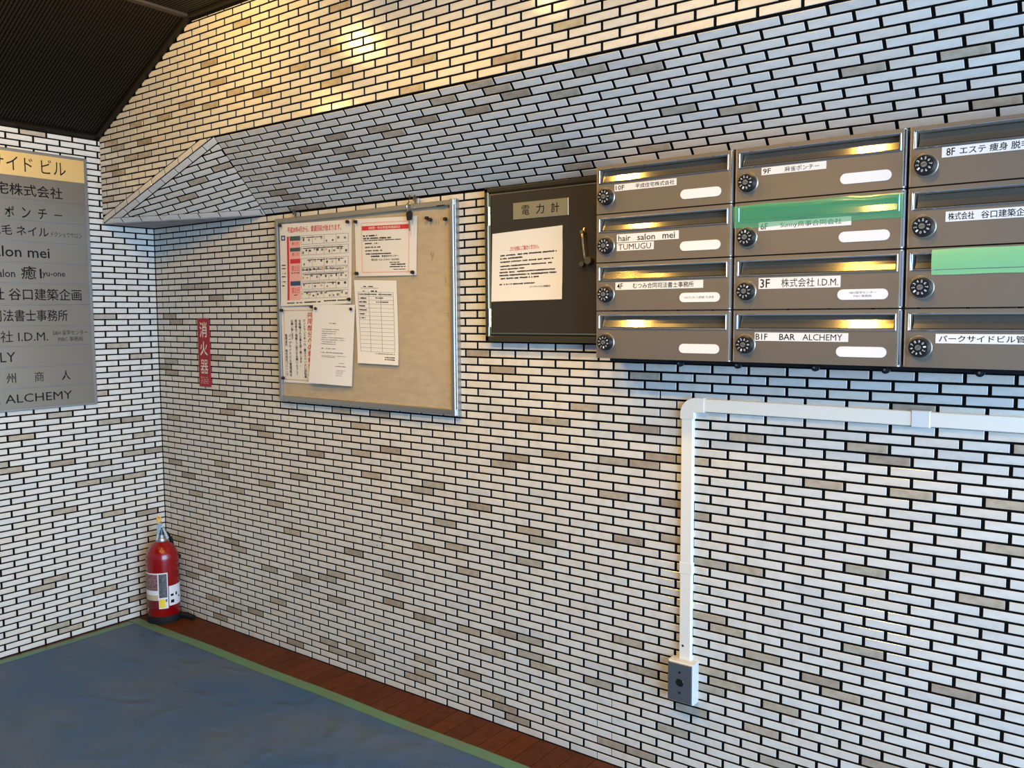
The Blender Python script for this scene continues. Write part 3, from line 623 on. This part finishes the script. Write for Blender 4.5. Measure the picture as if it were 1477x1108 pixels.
# ------------------------------------------------------------------ mailboxes
W_, H_ = 15.42, 5.02
NUMS = '0123456789'
def mailbox(ci, ri, label, stick=(), pill=None, pill_lines=(), turn=0, pill_on=True):
    a0 = 94.35+15.6*ci; b0 = 64.13-5.15*ri; fr = F(FM(a0, b0, 0), (1, 0, 0), (0, 0, 1), (0, -1, 0))
    t = thing('mailbox', label, 'mailbox', FM(a0+W_/2, b0, 0), 'wall mounted steel mailboxes')
    R = .32; prof = [(0, .05)]+[(R-R*math.cos(g*math.pi/8), 5-R+R*math.sin(g*math.pi/8)) for g in range(5)]+[(.62, 5), (14.85, 5)]+[(W_-R+R*math.sin(g*math.pi/8), 5-R+R*math.cos(g*math.pi/8)) for g in range(5)]+[(W_, .05)]
    lev = [0, 3.28, 4.5, H_]; mb = MB(); n = len(prof)
    for b in lev: mb.v += [fr(a, b, c) for a, c in prof]
    for L in range(3):
        for k in range(n-1):
            if L == 1 and k == 6: continue
            mb.f.append((L*n+k, L*n+k+1, (L+1)*n+k+1, (L+1)*n+k)); mb.m.append(0)
    mb.f += [tuple(reversed(range(n))), tuple(range(3*n, 4*n))]; mb.m += [0, 0]
    for k in range(3): mb.f.append((k*n+n-1, k*n, (k+1)*n, (k+1)*n+n-1)); mb.m.append(0)
    i = len(mb.v); q = [(.62, 3.28), (14.85, 3.28), (14.85, 4.5), (.62, 4.5)]
    mb.v += [fr(a, b, 5) for a, b in q]+[fr(a, b, 4.0) for a, b in q]
    for k in range(4): mb.f.append((i+k, i+4+k, i+4+(k+1) % 4, i+(k+1) % 4)); mb.m.append(1)
    mb.f.append((i+4, i+5, i+6, i+7)); mb.m.append(1)
    body = part('body', mb, [STEELP, STEEL], t, True)
    part('flap', MB().prism([fr(.75, 3.36, 4.72), fr(14.75, 3.36, 4.72), fr(14.75, 4.46, 4.3), fr(.75, 4.46, 4.3)], [fr(.75, 3.36, 4.8), fr(14.75, 3.36, 4.8), fr(14.75, 4.46, 4.38), fr(.75, 4.46, 4.38)]), FLAP, t)
    rim = MB()
    for q in ((.42, 3.18, .58, 4.66), (14.9, 3.18, 15.02, 4.66), (.42, 4.54, 15.02, 4.66), (.42, 3.16, 15.02, 3.24)): rim.box(fr, *q, 4.98, 5.12, 0, .03)
    part('slot_frame', rim, CHROME, t)
    part('edge_trim', MB().tube([fr(W_-.05, .12, 4.92), fr(W_-.05, H_-.1, 4.92)], .13, 0, 8), CHROME, t, True)
    fd = F(fr(1.35, 1.72, 5), (1, 0, 0), (0, 0, 1), (0, -1, 0))
    dl = part('dial', MB().cyl(fd, 0, 0, .9, .88, 0, .14, 0, 32).cyl(fd, 0, 0, .88, .76, .14, .62, 0, 32), BLACK, t, True)
    part('dial_ring', MB().cyl(fd, 0, 0, 1.04, .98, -.02, .07, 0, 32), STEEL, t, True)
    part('dial_cap', MB().cyl(fd, 0, 0, .25, .23, .6, .72, 0, 20).box(F(fd.o, V((math.cos(turn), 0, math.sin(turn))), V((-math.sin(turn), 0, math.cos(turn))), (0, -1, 0)), -.19, -.03, .19, .03, .7, .73, 1), [ALU, TRIM], dl)
    for k, ch in enumerate(NUMS):
        g = turn+k*2*math.pi/10; ca, cb = .53*math.sin(g), .53*math.cos(g)
        text(ch, fd, ca-.07, cb-.115, ca+.07, cb+.115, .63, dl, WHITEP, .0, name='dial_number', rot=-g)
    wn = MB(); pr = []
    if pill_on:
        for g in range(-4, 5): pr.append((13.82+.47*math.cos(g*math.pi/8), 1.22+.47*math.sin(g*math.pi/8)))
        for g in range(4, 13): pr.append((10.42+.47*math.cos(g*math.pi/8), 1.22+.47*math.sin(g*math.pi/8)))
        w = part('name_window', wn.poly(fr, pr, 4.9, 5.05), mat('window_card', (.86, .83, .78), .3, emit=None), t)
        for s, q in pill_lines: text(s, fr, *q, 5.06, w, GREYINK)
    for (s, q, bold) in stick:                                       # q = sticker rectangle in box coordinates; s = ((text, a0, a1), ...)
        st = part('name_sticker', MB().box(fr, *q, 5.0, 5.03), PAPER, t)
        for s_, x0_, x1_ in s: text(s_, fr, x0_, q[1]+.11, x1_, q[3]-.11, 5.036, st, INK, .0 if 'M' in s_ else .012)
    return t, fr
mailbox(0, 0, 'mailbox with a 10F sticker, top of the left column', [((('10F', 2.5, 3.55), ('平成住宅株式会社', 4.85, 9.3)), (2.35, 2.22, 9.5, 2.92), .0)], turn=.3)
mailbox(0, 1, 'mailbox labelled hair salon mei TUMUGU on two stickers', [((('hair', 2.85, 4.3), ('salon', 5.1, 7.15), ('mei', 8.0, 9.4)), (2.65, 2.0, 9.8, 2.85), .0), ((('TUMUGU', 2.85, 6.7),), (2.65, 1.1, 7.0, 1.92), 0)], turn=.9)
mailbox(0, 2, 'mailbox with a 4F sticker, third down in the left column', [((('4F', 2.7, 3.4), ('むつみ合同司法書士事務所', 4.6, 11.5)), (2.5, 2.15, 12.5, 2.95), 0)], pill_lines=((('NATS 09 小規模 共済会'), (10.5, 1.1, 13.7, 1.35)),), turn=1.6)
mailbox(0, 3, 'mailbox without a name sticker, bottom of the left column', turn=2.4)
mailbox(1, 0, 'mailbox with a 9F sticker, top of the middle column', [((('9F', 2.85, 3.6), ('麻雀ポンチー', 4.9, 8.1)), (2.7, 2.3, 8.7, 3.0), 0)], turn=2.9)
mb6, fr6 = mailbox(1, 1, 'mailbox with a 6F sticker partly under translucent green tape', [((('6F', 2.7, 3.4), ('Sunny商事合同会社', 4.6, 10.2)), (2.5, 2.25, 11.0, 3.05), 0)], turn=-.5)
mailbox(1, 2, 'mailbox with a 3F sticker, third down in the middle column', [((('3F', 2.75, 3.7), ('株式会社 I.D.M.', 4.8, 10.0)), (2.6, 1.9, 10.2, 2.95), .005)], pill_lines=((('S&H留学センター'), (11.0, 1.28, 13.3, 1.5)), (('PIBC 事務局'), (11.4, .98, 12.9, 1.18))), turn=.1)
mailbox(1, 3, 'mailbox with a B1F BAR ALCHEMY sticker', [((('B1F', 2.4, 3.55), ('BAR', 4.7, 6.2), ('ALCHEMY', 6.9, 10.5)), (2.3, 2.1, 11.0, 2.9), .0)], turn=2.8)
mailbox(2, 0, 'mailbox with an 8F sticker, top of the right column', [((('8F', 2.95, 3.6), ('エステ 痩身 脱毛 ネイル', 3.95, 11.2)), (2.6, 2.2, 12.5, 3.05), .005)], turn=-2.9, pill_on=False)
mailbox(2, 1, 'mailbox with an architects office sticker, second down in the right column', [((('株式会社', 3.25, 5.2), ('谷口建築企画', 5.7, 9.4)), (3.05, 2.0, 9.9, 2.85), .005)], turn=3.3, pill_on=False)
mb7, fr7 = mailbox(2, 2, 'mailbox whose slot is sealed with pale green tape', turn=3.4, pill_on=False)
mailbox(2, 3, 'mailbox labelled for the building management association', [((('パークサイドビル管理組合', 2.85, 11.4),), (2.6, 2.1, 11.8, 2.9), .005)], turn=.8, pill_on=False)
GT = mat('green_film', (.10, .50, .24), .18, alpha=.5); GT2 = mat('pale_green_film', (.26, .60, .27), .35, alpha=.88)
def film(mb, fr, a0, a1, rows, wob):
    N = 40; i = len(mb.v)
    for b, c in rows:
        for k in range(N+1):
            a = a0+(a1-a0)*k/N; mb.v.append(fr(a, b+wob*math.sin(k*.35+b), c+wob*.9*noise.noise(V((a*.5, b*2, 4)))))
    for r in range(len(rows)-1):
        for k in range(N): q = i+r*(N+1)+k; mb.f.append((q, q+1, q+N+2, q+N+1)); mb.m.append(0)
    return mb
fm = film(MB(), fr6, .03, 15.35, [(2.62, 5.05), (3.0, 5.06), (3.3, 5.16), (3.7, 5.2), (4.1, 5.22), (4.5, 5.2), (4.78, 5.07)], .05)
tp = solo('green_tape', fm, GT, 'translucent green tape stuck across the slot of the 6F mailbox', 'tape', fr6(7.7, 2.6, 5.06), smooth=True)
fm = film(MB(), fr7, 2.1, 15.35, [(2.75, 5.05), (3.1, 5.07), (3.4, 5.14), (3.9, 5.17), (4.5, 5.16), (4.9, 5.06)], .02)
solo('green_tape', fm, GT2, 'pale green tape sealing the slot of the third mailbox in the right column', 'tape', fr7(8.7, 2.7, 5.06), smooth=True)
# rail and bolts carrying the mailboxes
part_rail = solo('mounting_rail', MB().box(FM, 94.8, 48.2, 141, 48.66, 0, 2.6), BLACK, 'thin black mounting rail under the mailboxes', 'rail', (118, 0, 48.2))
bm = MB().cyl(FM, 0, 0, .38, .38, 0, .35, 0, 16).cyl(FM, 0, 0, .26, .2, .35, .6, 0, 12).cyl(FM, 0, 0, .1, .1, .6, .64, 1, 8)
bme = bm.mesh('bolt', [BLACK, ALU])
for a, w in ((103.4, 'leftmost'), (109.7, 'second from the left'), (117.4, 'third from the left'), (123.7, 'fourth from the left'), (131.3, 'fifth from the left')):
    o = bpy.data.objects.new('bolt', bme); COL.objects.link(o); o.location = FM(a, 48.25, 2.6)*U
    tag(o, 'round black bolt head under the mailboxes, %s' % w, 'bolt', 'bolts under the mailboxes')

# ------------------------------------------------------------------ surface conduit and outlet box
CD = mat('conduit_white', (.80, .76, .64), .35)
cd = thing('cable_conduit', 'off-white surface conduit running down from the mailboxes and turning a corner', 'conduit', (103.3, 0, 15.3))
part('vertical_duct', MB().box(FM, 102.5, 15.3, 103.85, 42.2, .01, .56, 0, .07), CD, cd)
part('horizontal_duct', MB().box(FM, 105.0, 42.98, 172, 44.35, .01, .56, 0, .07), CD, cd)
el = [(102.42, 42.1), (103.93, 42.1), (103.93, 42.9), (105.1, 42.9)]; arc = [(104.2+1.78*math.cos(g), 42.65+1.78*math.sin(g)) for g in [math.pi/2+k*math.pi/16 for k in range(9)]]
part('elbow', MB().poly(FM, el+[(105.1, 44.43)]+arc, 0, .64), CD, cd)
part('joint_cover', MB().box(FM, 125.5, 42.9, 127.1, 44.43, 0, .63, 0, .06), mat('conduit_grey', (.68, .69, .65), .4), cd)
part('joint_cover', MB().box(FM, 102.43, 25.0, 103.92, 26.3, 0, .58, 0, .04), CD, cd)
part('screw', MB().cyl(FM, 102.95, 16.9, .13, .13, .5, .58, 0, 10), BLACK, cd)
ob = thing('outlet_box', 'grey metal outlet plate on a small box at the foot of the conduit', 'outlet box', (103, 0, 10.7))
part('box_body', MB().box(FM, 101.6, 10.75, 104.6, 15.35, 0, 1.45, 0, .15), mat('box_cream', (.62, .58, .50), .4), ob)
cp = part('cover_plate', MB().box(FM, 101.66, 10.9, 104.5, 15.2, 1.42, 1.58, 0, .05), mat('grey_cover', (.115, .125, .135), .38, .4), ob)
part('socket_hole', MB().cyl(FM, 103.1, 13.1, .5, .42, 1.55, 1.62, 0, 20), BLACK, cp)
for z_ in (11.95, 14.25): part('screw', MB().cyl(FM, 103.1, z_, .14, .12, 1.55, 1.63, 0, 10), BLACK, cp)

# ------------------------------------------------------------------ fire extinguisher
EX = V((4.85, -3.85, 0)); R0 = 2.72; PHI = math.atan2(CP.y-EX.y, CP.x-EX.x)
RED = mat('extinguisher_red', (.24, .002, .003), .22, coat=.25)
fe = thing('fire_extinguisher', 'red fire extinguisher standing in the corner on the brown floor tiles', 'fire extinguisher', EX)
part('cylinder', MB().lathe(EX, [(R0-.15, .9), (R0, 1.2), (R0, 11.0), (R0*.985, 11.6), (R0*.92, 12.3), (R0*.78, 13.05), (R0*.58, 13.65), (R0*.36, 14.1), (.75, 14.3)], 0, 56), RED, fe, True)
part('base_ring', MB().lathe(EX, [(R0+.12, 0), (R0+.15, .3), (R0+.08, 1.2), (R0-.1, 1.45)], 0, 48), RUBBER, fe, True)
part('neck_collar', MB().lathe(EX, [(.95, 14.1), (1.0, 14.5), (.9, 14.7), (.72, 14.75), (.7, 15.3)], 0, 24), ALU, fe, True)
rx = V((math.cos(PHI+math.pi/2), math.sin(PHI+math.pi/2), 0)); tc_ = V((math.cos(PHI), math.sin(PHI), 0))
FE = F(EX, rx, (0, 0, 1), tc_)
vb = part('valve_body', MB().tube([EX+V((0, 0, 15.0)), EX+V((0, 0, 16.2))], .5, 0, 12), mat('dark_metal', (.16, .17, .17), .3, .9), fe, True)
part('lower_lever', MB().poly(FE, [(-.9, 14.6), (-.55, 14.55), (-.2, 16.1), (-.45, 16.5)], -.5, .9).poly(FE, [(.25, 16.4), (.5, 16.6), (1.25, 14.6), (.85, 14.4)], -.4, .5), ALU, fe)
part('upper_lever', MB().poly(FE, [(-.7, 15.9), (-.35, 15.7), (.25, 17.3), (-.05, 17.75), (-.55, 17.2)], -.3, 1.2), mat('lever_chrome', (.55, .58, .56), .2, 1), fe)
part('safety_pin', MB().tube([FE(-.25+.3*math.sin(t*math.pi/7), 18.1+.55*math.cos(t*math.pi/7), .5) for t in range(14)], .13, 0, 8, True).box(FE, -.5, 17.0, -.05, 18.3, .35, .7), mat('yellow_plastic', (.75, .42, .04), .4), fe)
part('hose', MB().tube([FE(.2, 15.4, -.5), FE(.9, 15.0, -1.8), FE(1.6, 13.6, -2.6), FE(1.9, 11.5, -2.5), FE(1.9, 8, -2.5), FE(1.9, 3.0, -2.5), FE(2.1, 1.2, -2.4)], .34, 0, 10), RUBBER, fe, True)
part('nozzle', MB().tube([FE(2.2, 11.2, -1.4), FE(2.75, 10.8, -.6)], [.4, .5], 0, 12), BLACK, fe, True)
part('hose_end', MB().tube([V((7.0, -2.2, .9)), V((8.0, -1.5, .7)), V((9.6, -1.0, .45))], [.4, .55, .42], 0, 12), RUBBER, fe, True)
def wrap(d0, d1, z0, z1, r, m, name, parent, tilt=0, mats=None):
    mb = MB(); n = max(3, int(abs(d1-d0)/5))
    for k in range(n+1):
        g = PHI+math.radians(d0+(d1-d0)*k/n); z_ = tilt*math.sin(math.radians(d0+(d1-d0)*k/n))
        for rr, zz in ((r, z0), (r, z1), (R0-.02, z1), (R0-.02, z0)): mb.v.append(V((EX.x+rr*math.cos(g), EX.y+rr*math.sin(g), zz+z_)))
    for k in range(n):
        for j in range(4): mb.f.append((k*4+j, (k+1)*4+j, (k+1)*4+(j+1) % 4, k*4+(j+1) % 4)); mb.m.append(0)
    mb.f += [(0, 1, 2, 3), (n*4+3, n*4+2, n*4+1, n*4)]; mb.m += [0, 0]
    return part(name, mb, m, parent, True)
LW = mat('label_white', (.74, .72, .70), .4); LG = mat('label_grey', (.13, .125, .13), .45, noise_=((.05, .05, .05), (90, 90, 260), .4, .6))
l1 = wrap(-88, 16, 2.75, 9.05, R0+.03, LW, 'label', fe)
wrap(-88, -19, 6.0, 8.85, R0+.045, mat('label_mauve', (.30, .16, .16), .45, noise_=((.12, .05, .05), (90, 90, 200), .4, .6)), 'label_field', l1)
wrap(-15, 13, 4.7, 8.85, R0+.045, LG, 'label_field', l1)
wrap(-88, -19, 4.3, 5.2, R0+.045, mat('label_buff', (.50, .42, .24), .45), 'label_field', l1)
wrap(-88, -17, 2.75, 4.25, R0+.045, mat('label_maroon', (.13, .012, .012), .4), 'label_field', l1)
wrap(-15, 6, 2.95, 4.45, R0+.045, mat('label_yellow', (.80, .62, .03), .45), 'label_field', l1)
wrap(7, 12, 3.9, 4.4, R0+.05, BLUEINK, 'label_field', l1)
l2 = wrap(19, 88, 3.1, 6.6, R0+.035, LW, 'label', fe)
for q in ((25, 36, 4.75, 5.15), (45, 52, 4.75, 5.3), (25, 38, 3.55, 4.1), (60, 66, 4.2, 4.6)): wrap(*q, R0+.05, INK, 'label_mark', l2)

# ------------------------------------------------------------------ downlights in the ceiling (outside the frame, they light the scene; the sloping-part one is added for the left wall)
BULB = mat('lamp_glow', (1, .8, .5), .5, emit=((1, .72, .38), 12))
for i, (x, y, z, e, cone, bl) in enumerate(LAMPS):
    zc = CEIL+.6 if x > SX else 83.35+.506*x
    t = thing('downlight', 'unseen recessed round downlight in the dark ceiling, %s %s' % (('left', 'middle', 'right')[i % 3], 'nearest the mailbox wall' if y > -40 else 'in the outer row'), 'light', (x, y, zc), 'ceiling downlights')
    frd = F((x, y, zc), (1, 0, 0), (0, -1, 0), (0, 0, -1))
    mb = MB(); n = 24
    for k in range(n):
        g0, g1 = k*2*math.pi/n, (k+1)*2*math.pi/n
        mb.prism([frd(2.0*math.cos(g0), 2.0*math.sin(g0), 0), frd(2.0*math.cos(g1), 2.0*math.sin(g1), 0), frd(1.6*math.cos(g1), 1.6*math.sin(g1), 0), frd(1.6*math.cos(g0), 1.6*math.sin(g0), 0)],
                 [frd(2.0*math.cos(g0), 2.0*math.sin(g0), .2), frd(2.0*math.cos(g1), 2.0*math.sin(g1), .2), frd(1.6*math.cos(g1), 1.6*math.sin(g1), .2), frd(1.6*math.cos(g0), 1.6*math.sin(g0), .2)])
    part('trim_ring', mb, TRIM, t)
flush_texts()
